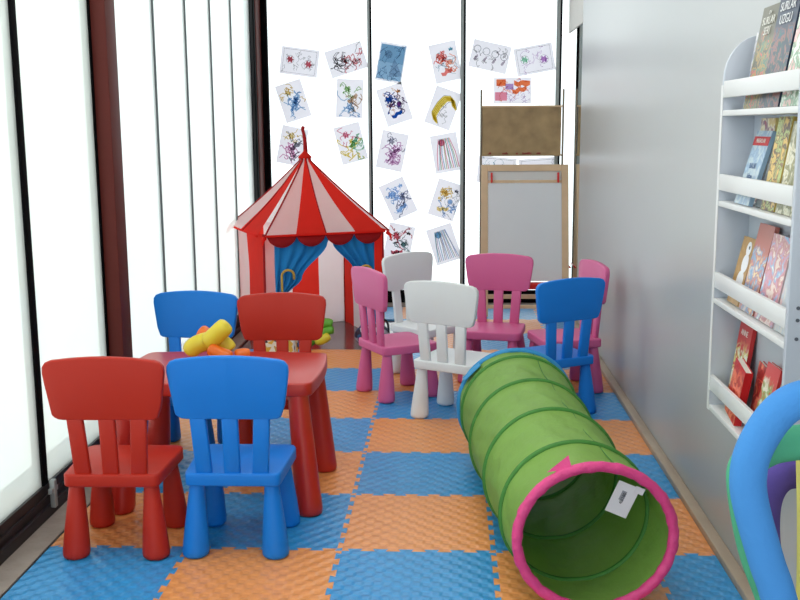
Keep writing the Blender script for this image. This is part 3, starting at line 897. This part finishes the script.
SB(z4, -0.440, 0.105, 0.215, 0.012, (206, 60, 60), [(40, 36, 40), (226, 220, 206), (140, 160, 90), (196, 50, 50)], 0.75, 'red picture book with black figures on the bottom shelf', lean=0.20)
SB(z4, -0.575, 0.120, 0.225, 0.012, (196, 40, 50), [(240, 236, 230), (60, 46, 50), (206, 60, 66)], 0.8, 'crimson picture book at the near end of the bottom shelf', lean=0.20)

# ------------------------------------------------------------------ drawings taped on the far glass
def darken(c): return tuple(int(v * 0.75) for v in c)
DR = [  # px world x, z, angle clockwise deg, landscape?, scale, palette, style, label
    (-0.786, 1.854, 8, 1, [(196, 70, 90), (150, 150, 150)], 'two', 'pencil drawing with two red blossoms, top left on the far window'),
    (-0.430, 1.867, -17, 1, [(60, 60, 66), (206, 60, 76), (130, 130, 136)], 'scrib', 'drawing in black and red strokes, second of the top row'),
    (-0.090, 1.842, 10, 0, [(120, 170, 200), (150, 190, 214), (224, 226, 234)], 'full', 'drawing filled in pale blue crayon, third of the top row'),
    (-0.840, 1.563, -17, 0, [(150, 190, 222), (224, 200, 120)], 'tall', 'drawing in light blue with a touch of yellow, below the red blossoms'),
    (-0.408, 1.578, 3, 0, [(150, 190, 222), (150, 200, 120), (206, 180, 150)], 'tall', 'drawing in brown, green and blue, second column second row'),
    (-0.066, 1.531, -18, 0, [(30, 110, 190), (126, 70, 140), (226, 180, 120)], 'balls', 'drawing with a bold blue and a bold purple round shape'),
    (-0.856, 1.224, 12, 0, [(216, 150, 190), (226, 206, 130), (140, 140, 150)], 'tall', 'pink and yellow drawing behind the top of the tent'),
    (-0.405, 1.241, -14, 0, [(232, 214, 90), (226, 130, 160), (130, 200, 160)], 'tall', 'drawing in yellow, pink and green to the right of the tent top'),
    (-0.087, 1.182, 12, 0, [(206, 160, 200), (170, 170, 186)], 'tall', 'drawing with a pale lilac column shape, below the bold blue one'),
    (0.320, 1.842, -12, 0, [(236, 130, 120), (240, 170, 140), (80, 160, 180)], 'balls', 'drawing with coral rosette shapes, fourth of the top row'),
    (0.302, 1.502, 20, 0, [(232, 214, 90), (110, 106, 100)], 'sweep', 'drawing with a broad yellow sweep outlined in grey'),
    (0.325, 1.165, -10, 0, [(226, 120, 150), (120, 180, 210), (180, 200, 130)], 'stripes', 'drawing with pink, blue and green vertical strokes'),
    (-0.044, 0.816, -24, 0, [(150, 190, 230), (130, 140, 170)], 'balls', 'drawing with small light blue shapes, right of the tent roof'),
    (0.325, 0.807, 18, 0, [(236, 210, 130), (140, 180, 220), (120, 120, 130)], 'balls', 'drawing in yellow and blue with a small grey snowflake shape'),
    (-0.039, 0.475, 12, 0, [(200, 70, 90), (80, 130, 130), (70, 70, 74)], 'balls', 'drawing with a small red and green motif above the back white chair'),
    (0.310, 0.463, -18, 0, [(120, 180, 210), (170, 180, 160), (190, 170, 200)], 'stripes', 'drawing with pale blue upright strokes, lowest on the far window'),
    (0.654, 1.879, 13, 1, [(110, 110, 114), (170, 170, 170), (190, 180, 190)], 'row4', 'grey pencil drawing with four round shapes in a row'),
    (0.987, 1.855, -10, 1, [(150, 216, 180), (186, 130, 200), (90, 70, 100)], 'two', 'drawing with a mint green and a lilac shape, top right'),
    (0.712, 1.030, 6, 1, [(90, 160, 210), (150, 190, 200)], 'two', 'small part of a blue drawing showing between brown board and easel, on the left'),
    (1.030, 1.020, -4, 1, [(120, 150, 160), (170, 170, 170)], 'two', 'small part of a grey drawing showing between brown board and easel, on the right'),
    (0.825, 1.628, 0, 1, [(240, 128, 60), (190, 160, 210), (236, 150, 170)], 'patch', 'drawing with orange and lilac patches, right above the brown board'),
]
CM = {}
def crayon(rgb):
    # wax crayon: a thin tinted film that lets the paper shine through
    if rgb not in CM:
        m = bpy.data.materials.new('wax_crayon'); m.use_nodes = True
        nt = m.node_tree; nt.nodes.remove(nt.nodes['Principled BSDF'])
        t = nt.nodes.new('ShaderNodeBsdfTransparent'); t.inputs[0].default_value = s2l(rgb)
        nt.links.new(t.outputs[0], nt.nodes['Material Output'].inputs['Surface'])
        CM[rgb] = m
    return CM[rgb]
def ribbon(bm_, pts, wd, y):
    for a, c in zip(pts, pts[1:]):
        a = Vector(a); c = Vector(c); d = (c - a)
        if d.length < 1e-6: continue
        n = Vector((-d.y, d.x)).normalized() * wd / 2
        q4 = [a + n, c + n, c - n, a - n]
        lo = [bm_.verts.new((p_.x, y, p_.y)) for p_ in q4]; hi = [bm_.verts.new((p_.x, y - 0.0005, p_.y)) for p_ in q4]
        bm_.faces.new(lo); bm_.faces.new(hi)
        for k in range(4): bm_.faces.new([lo[k], lo[(k + 1) % 4], hi[(k + 1) % 4], hi[k]])
for (x, z, ang, land, pal, style, label) in DR:
    W_, H_ = (0.290, 0.205) if land else (0.205, 0.290)
    if style == 'patch': W_, H_ = 0.285, 0.195
    o = add_obj('taped_drawing', box_bm(-W_ / 2, W_ / 2, -0.0006, 0.0006, -H_ / 2, H_ / 2), M['paper'])
    o.location = (x, YF + 0.0165 if style != 'x' else YF, z); o.rotation_euler = (0, math.radians(ang), 0)
    tag(o, label, 'drawing', 'children\'s drawings taped to the far window')
    if label.startswith('drawing with a bold'): lt = 0.25
    else: lt = 0.45
    layers = {c: bmesh.new() for c in pal}
    lines = bmesh.new()
    def B(sh, a, c, s, ci, ro=0):
        merge(layers[pal[ci % len(pal)]], blot('b', o, sh, a * W_, c * H_, s, None, -0.0014 - 0.0004 * (ci % len(pal)), ro))
    def ring(a, c, s, w_=0.0022):
        ribbon(lines, [(a * W_ + s * math.cos(t * PI / 8), c * H_ + s * math.sin(t * PI / 8)) for t in range(17)], w_, -0.0030)
    def scr(n, a0, a1, c0, c1, ci, w_=0.003, amp=0.02):
        for _ in range(n):
            xa, za = rnd.uniform(a0, a1) * W_, rnd.uniform(c0, c1) * H_
            pts_ = [(xa, za)]
            for k in range(6):
                pts_.append((min(max(pts_[-1][0] + rnd.uniform(-amp, amp), -W_ * .46), W_ * .46), min(max(pts_[-1][1] + rnd.uniform(-amp, amp), -H_ * .46), H_ * .46)))
            ribbon(layers[pal[ci % len(pal)]], pts_, w_, -0.0022)
    if style == 'two':
        B('flower', -0.25, 0.05, 0.028, 0); B('flower', 0.24, -0.05, 0.030, 1 if pal[0][1] > 150 else 0)
        ring(-0.25, 0.05, 0.030); ring(0.24, -0.05, 0.032)
        scr(14, -0.4, 0.4, -0.4, 0.4, 1, 0.002); ribbon(lines, [(-W_ * .43, -H_ * .42), (W_ * .43, -H_ * .42), (W_ * .43, H_ * .42), (-W_ * .43, H_ * .42), (-W_ * .43, -H_ * .42)], 0.0018, -0.003)
    elif style == 'scrib':
        scr(16, -0.3, 0.05, -0.35, 0.25, 0, 0.004, 0.03); scr(12, 0.0, 0.35, -0.2, 0.15, 1, 0.005, 0.03); scr(10, -0.2, 0.3, -0.3, 0.3, 2, 0.003, 0.03)
    elif style == 'full':
        B('rect', 0, 0.22, 0.092, 0); B('rect', 0, -0.22, 0.092, 1, 0.0); B('tri', 0.16, -0.1, 0.07, 2, 0.2); B('disc', -0.14, 0.2, 0.025, 2)
        scr(14, -0.4, 0.4, -0.4, 0.4, 0, 0.003, 0.04); ring(-0.14, 0.2, 0.027)
    elif style == 'tall':
        scr(11, -0.25, 0.15, -0.36, -0.02, 0, 0.006, 0.035); scr(8, -0.05, 0.30, -0.25, 0.15, 2, 0.006, 0.03)
        B('flower', -0.10, 0.24, 0.028, 1); B('wave', 0.10, 0.02, 0.045, 2, 0.8); scr(6, -0.3, 0.3, 0.0, 0.36, 1, 0.005, 0.025)
        ring(-0.10, 0.24, 0.014)
    elif style == 'balls':
        scr(8, -0.3, 0.1, 0.0, 0.3, 0, 0.006, 0.025); scr(8, -0.1, 0.35, -0.3, 0.1, 1, 0.006, 0.025); B('flower', -0.15, 0.16, 0.034, 0); B('disc', 0.17, -0.02, 0.036 if lt < 0.2 else 0.018, 1); B('wave', -0.02, -0.24, 0.045, 0, 0.3); B('star', 0.28, 0.30, 0.018, 2)
        ring(-0.15, 0.16, 0.03); ring(0.17, -0.02, 0.041); ring(0.17, -0.02, 0.020); scr(9, -0.3, 0.35, -0.35, 0.3, 2, 0.0025, 0.025)
    elif style == 'sweep':
        pts_ = [(0.38, 0.12), (0.2, 0.33), (-0.05, 0.28), (-0.2, 0.05), (-0.27, -0.2), (-0.12, -0.36)]
        for k in range(4):
            ribbon(layers[pal[0]], [tuple(v_) for v_ in [(a * W_ + 0.010 * k - 0.01, c * H_ - 0.006 * k) for a, c in pts_]], 0.016, -0.0014 - 0.0002 * k)
        ribbon(lines, [(a * W_ - 0.016, c * H_ + 0.008) for a, c in pts_], 0.003, -0.0032); ribbon(lines, [(a * W_ + 0.034, c * H_ - 0.028) for a, c in pts_], 0.003, -0.0032)
        scr(5, 0.0, 0.3, -0.3, 0.1, 1, 0.002, 0.03)
    elif style == 'stripes':
        for k in range(13):
            a = -0.4 + 0.8 * k / 12
            ribbon(layers[pal[k % len(pal)]], [(a * W_ * 0.5, 0.38 * H_), (a * W_ * 0.8 + rnd.uniform(-.01, .01), 0.0), (a * W_, -0.42 * H_)], 0.0055, -0.0014 - 0.0003 * (k % 3))
        B('disc', -0.1, 0.28, 0.024, 0); ring(-0.1, 0.28, 0.025)
    elif style == 'row4':
        for k in range(4):
            ring(-0.36 + 0.24 * k, 0.18 - 0.03 * k, 0.026, 0.004); B('wave', -0.36 + 0.24 * k, -0.12, 0.022, 2, 1.2)
            scr(4, -0.42 + 0.24 * k, -0.30 + 0.24 * k, -0.3, 0.25, k % 2, 0.003, 0.02)
    elif style == 'patch':
        B('rect', -0.3, 0.30, 0.035, 0); B('wave', 0.25, 0.30, 0.060, 0); B('wave', 0.18, 0.05, 0.055, 0, 0.3); B('rect', -0.08, 0.15, 0.030, 1); B('rect', -0.3, -0.22, 0.045, 2); scr(12, -0.1, 0.45, -0.4, 0.1, 1, 0.002, 0.03)
        scr(8, -0.45, 0.45, -0.4, 0.4, 0, 0.003, 0.03)
    for c, b_ in layers.items():
        if len(b_.faces): add_obj('crayon_colour', b_, crayon(tuple(min(255, int(v_ * (1 - lt) + 255 * lt)) for v_ in c)), o)
        else: b_.free()
    if len(lines.faces): add_obj('pencil_outline', lines, crayon((196, 196, 202)), o)
    else: lines.free()

# ------------------------------------------------------------------ brown board on thin poles, far right
bd = thing('standing_board', (0.892, 4.565, 0.002), 'brown wooden board on thin metal poles behind the easel', 'board')
add_obj('board_panel', box_bm(-0.296, 0.290, -0.010, 0.010, 1.150, 1.503, 0.002), M['chip'], bd)
add_obj('top_edge', box_bm(-0.300, 0.300, -0.013, 0.013, 1.500, 1.512, 0.002), M['wood'], bd)
add_obj('ledge', box_bm(-0.300, 0.300, -0.020, 0.012, 1.140, 1.152, 0.002), M['chip'], bd)
for x in (-0.304, 0.304):
    add_obj('pole', sweep_bm([(x, 0, 0.005), (x, 0, 1.63)], 0.0080, 10), M['steel'], bd, True, 60)
    add_obj('foot', box_bm(x - 0.014, x + 0.014, -0.035, 0.035, 0.0065, 0.018, 0.003), M['steel'], bd)
bb = bmesh.new()
for k in range(16):
    xx = -0.27 + rnd.random() * 0.40
    merge(bb, box_bm(xx, xx + rnd.uniform(0.008, 0.03), -0.0165, -0.0105, 1.153, 1.153 + rnd.uniform(0.006, 0.016)))
add_obj('red_chalk_marks', bb, mat('faded_red_paint', (150, 70, 62), rough=0.8), bd)
# small things on the ledge of the far window, seen between board and easel
t = add_obj('blue_bottle', lathe_bm([(0.018, 0), (0.022, 0.004), (0.022, 0.045), (0.010, 0.058), (0.010, 0.075)], 16), mat('light_blue_bottle', (70, 150, 200), rough=0.4, transl=0.2), None, True, 50)
# ------------------------------------------------------------------ easel
es = thing('childrens_easel', (0.890, 4.20, 0.0), 'pale wooden children\'s easel with a whiteboard and red tray', 'easel')
def leaned(y0, y1, z):  # leaning front frame: y at height z
    return y0 + (y1 - y0) * z / 1.10
def post(name, x, w_, y0, y1, z0, z1, m, th=0.022):
    b = box_bm(x - w_ / 2, x + w_ / 2, -th / 2, th / 2, z0, z1, 0.002)
    for v_ in b.verts: v_.co.y += leaned(y0, y1, v_.co.z)
    return add_obj(name, b, m, es)
es.location.x = 0.899; es.scale = (1.025, 1, 1)
YA, YT = -0.10, 0.145
for x in (-0.285, 0.285):
    post('front_leg', x, 0.048, YA, YT, 0.003, 1.086, M['wood'])
for x in (-0.285, 0.285):
    post('rear_leg', x, 0.040, 0.24, YT + 0.026, 0.003, 1.07, M['wood'], 0.02)
def rail(name, z0, z1, m, dy=0.0, th=0.018, hw=0.2605):
    b = box_bm(-hw, hw, -th / 2, th / 2, z0, z1, 0.002)
    for v_ in b.verts: v_.co.y += leaned(YA, YT, v_.co.z) + dy
    return add_obj(name, b, m, es)
rail('top_rail', 1.040, 1.086, M['wood'])
rail('cross_rail', 0.955, 0.975, M['wood'])
rail('whiteboard', 0.255, 0.954, M['boardw'], th=0.010)
rail('backing_board', 0.976, 1.0395, mat('pale_paper_roll', (206, 206, 204), rough=0.8), th=0.008, dy=0.004)
rail('lower_rail', 0.130, 0.160, M['wood']); rail('lower_rail', 0.06, 0.085, M['wood'])
for x in (-0.235, 0.235):
    b = box_bm(x - 0.007, x + 0.007, -0.012, 0.012, 0.958, 1.030, 0.004)
    for v_ in b.verts: v_.co.y += leaned(YA, YT, v_.co.z) - 0.021
    add_obj('red_clip', b, M['redplast'], es)
b = box_bm(-0.265, 0.265, -0.075, -0.0135, 0.205, 0.252, 0.006)
for v_ in b.verts: v_.co.y += leaned(YA, YT, 0.23)
tr = add_obj('tray', b, M['redplast'], es, True, 40)
for sx in (1,):
    b = sweep_bm([(sx * 0.318, leaned(YA, YT, 0.35), 0.35), (sx * 0.318, 0.205, 0.35)], 0.006, 8)
    add_obj('red_hinge_stay', b, M['redplast'], es, True)
for p_ in list(es.children):
    pass
# blue bottle stands on the top of the board's ledge? -> placed on the easel's rear
bpy.data.objects.remove(t)

# low dark bench/box behind the easel's legs is the black window base (already built)

# ------------------------------------------------------------------ balloons
def balloon_twist(bm_, pts, r, n=14):
    P = catmull(pts, 8); m_ = len(P)
    rad = [r * (max(0.02, 1 - abs(2 * k / (m_ - 1) - 1) ** 5)) ** 0.5 for k in range(m_)]
    merge(bm_, sweep_bm(P, rad, n))
bl = thing('twisted_balloon', (-0.535, 0.60, 0.4885), 'yellow and orange twisted balloon lying on the red table', 'balloon')
b = bmesh.new(); balloon_twist(b, [(-0.105, 0.0, 0.028), (-0.075, 0.0, 0.060), (-0.030, 0.01, 0.075), (0.0, 0.01, 0.070)], 0.036); add_obj('yellow_bubble', b, M['byellow'], bl, True)
b = bmesh.new(); balloon_twist(b, [(-0.035, -0.01, 0.066), (0.01, -0.01, 0.105), (0.055, -0.01, 0.148)], 0.036); add_obj('yellow_bubble', b, M['byellow'], bl, True)
b = bmesh.new(); balloon_twist(b, [(0.0, 0.03, 0.075), (0.03, 0.035, 0.055), (0.05, 0.035, 0.030)], 0.033); add_obj('yellow_bubble', b, M['byellow'], bl, True)
b = bmesh.new(); balloon_twist(b, [(-0.055, 0.045, 0.050), (-0.050, 0.05, 0.085), (-0.028, 0.05, 0.108)], 0.034); add_obj('orange_bubble', b, M['borange'], bl, True)
b = bmesh.new(); balloon_twist(b, [(-0.015, -0.035, 0.060), (0.025, -0.045, 0.040), (0.075, -0.05, 0.026)], 0.026); add_obj('orange_bubble', b, M['borange'], bl, True)
b = bmesh.new(); balloon_twist(b, [(0.075, -0.01, 0.024), (0.105, 0.0, 0.028), (0.130, 0.01, 0.024)], 0.0225); add_obj('orange_bubble', b, M['borange'], bl, True)

bg_ = thing('twisted_balloon', (-0.455, 3.06, -0.008), 'green and yellow twisted balloon on the floor in front of the tent', 'balloon')
for pts, r, k in (([(-0.085, 0, 0.026), (-0.05, 0, 0.055), (-0.025, 0, 0.10)], 0.028, 'bgreen'), ([(-0.02, 0.02, 0.13), (0.03, 0.02, 0.16), (0.075, 0.02, 0.15)], 0.030, 'bgreen'),
                  ([(-0.03, -0.02, 0.055), (0.01, -0.03, 0.06), (0.06, -0.02, 0.09)], 0.029, 'byellow'), ([(-0.03, 0.03, 0.14), (-0.02, 0.03, 0.10), (0.01, 0.03, 0.07)], 0.028, 'byellow'), ([(0.01, 0.0, 0.10), (0.05, 0.0, 0.115), (0.085, 0, 0.12)], 0.026, 'bgreen')):
    b = bmesh.new(); balloon_twist(b, pts, r)
    add_obj('green_bubble' if k == 'bgreen' else 'yellow_bubble', b, M[k], bg_, True)

# floral box behind the far red chair
def floral():
    m = bpy.data.materials.new('yellow_floral_print'); m.use_nodes = True
    nt = m.node_tree; p = nt.nodes['Principled BSDF']; p.inputs['Roughness'].default_value = 0.6
    tc = nt.nodes.new('ShaderNodeTexCoord'); v_ = nt.nodes.new('ShaderNodeTexVoronoi'); v_.inputs['Scale'].default_value = 34
    nt.links.new(tc.outputs['Object'], v_.inputs['Vector'])
    cr = nt.nodes.new('ShaderNodeValToRGB'); cr.color_ramp.interpolation = 'CONSTANT'
    e = cr.color_ramp.elements; e[0].color = s2l((232, 226, 210)); e[0].position = 0
    e[1].position = 0.22; e[1].color = s2l((224, 176, 60))
    for pos, c in ((0.55, (196, 150, 60)), (0.68, (60, 44, 40)), (0.80, (236, 230, 216))):
        x_ = e.new(pos); x_.color = s2l(c)
    sp_ = nt.nodes.new('ShaderNodeSeparateColor'); nt.links.new(v_.outputs['Color'], sp_.inputs[0])
    nt.links.new(sp_.outputs[0], cr.inputs[0]); nt.links.new(cr.outputs[0], p.inputs['Base Color'])
    return m
fb = thing('patterned_box', (-0.66, 2.60, 0), 'small yellow and white patterned box on the mats behind the far red chair', 'box')
fm = floral()
add_obj('box_body', box_bm(-0.10, 0.12, -0.08, 0.08, 0.001, 0.185, 0.006), fm, fb)
add_obj('lid', box_bm(-0.105, 0.125, -0.085, 0.085, 0.185, 0.205, 0.005), fm, fb)

# navy patterned bag by the tent door
nb = thing('patterned_bag', (-0.135, 3.125, -0.012), 'round navy patterned cloth bag with blue flap beside the tent door', 'bag')
def navy():
    m = floral(); m.name = 'navy_patterned_cloth'
    cr = [x for x in m.node_tree.nodes if x.type == 'VALTORGB'][0]
    for e_, c in zip(cr.color_ramp.elements, ((40, 40, 74), (30, 30, 52), (34, 84, 130), (150, 90, 120), (190, 190, 206))): e_.color = s2l(c)
    return m
b = bmesh.new(); bmesh.ops.create_uvsphere(b, u_segments=28, v_segments=18, radius=1)
for v_ in b.verts:
    z = v_.co.z
    v_.co = Vector((v_.co.x * 0.108, v_.co.y * 0.09, max(0.0, 0.078 + z * 0.080)))
    v_.co.x *= 1 + 0.06 * math.sin(6 * math.atan2(v_.co.y, v_.co.x))
add_obj('bag_body', b, navy(), nb, True)
b = bmesh.new(); bmesh.ops.create_cone(b, cap_ends=True, segments=16, radius1=0.062, radius2=0.008, depth=0.075)
for v_ in b.verts: v_.co = Vector((v_.co.x - 0.02, v_.co.y * 0.7, v_.co.z + 0.168))
add_obj('bag_flap', b, M['tentblue'], nb, True, 60)
b = sweep_bm(catmull([(0.04, -0.03, 0.145), (0.075, -0.04, 0.185), (0.10, -0.035, 0.16), (0.105, -0.02, 0.10)], 6), 0.007, 8)
add_obj('strap', b, M['ink'], nb, True)

# ------------------------------------------------------------------ pool noodles, right foreground
def noodle(name, pts, r, m, label):
    P = catmull(pts, 8)
    c = Vector(P[-1])
    o = add_obj(name, sweep_bm([p_ - c for p_ in P], r, 20), m, None, True, 60)
    o.location = c
    return tag(o, label, 'pool noodle', 'foam noodles in the right foreground')
def sp(pts, Y):
    """table of (x, z) stations at one depth"""
    return [(a, Y, b) for a, b in pts]
noodle('pool_noodle', sp([(1.051, 0.866), (1.009, 0.903), (0.96, 0.919), (0.913, 0.917), (0.876, 0.89), (0.846, 0.836), (0.837, 0.788), (0.844, 0.736), (0.874, 0.64), (0.895, 0.583), (0.93, 0.46), (0.96, 0.25), (0.965, -0.008)], -1.46), 0.0295, M['nblue'], 'blue foam noodle bent in a loop, outermost and nearest of the curved noodles')
noodle('pool_noodle', sp([(1.085, 0.753), (1.03, 0.81), (0.988, 0.823), (0.946, 0.821), (0.893, 0.81), (0.86, 0.783), (0.855, 0.741), (0.878, 0.632), (0.914, 0.537), (0.955, 0.42), (0.985, 0.2), (0.99, -0.008)], -1.385), 0.0300, M['ngreen'], 'green foam noodle arching just behind the blue noodle')
noodle('pool_noodle', sp([(0.996, 0.783), (1.013, 0.497), (1.0179999999999998, -0.008)], -1.31), 0.0300, M['nyellow'], 'pale yellow foam noodle standing upright between the green and purple ones')
noodle('pool_noodle', sp([(1.103, 0.6), (1.05, 0.698), (1.003, 0.713), (0.963, 0.701), (0.942, 0.655), (0.945, 0.568), (0.968, 0.493), (0.994, 0.426), (1.03, 0.25), (1.035, -0.008)], -1.23), 0.0300, M['npurple'], 'purple foam noodle arching inside the green one')
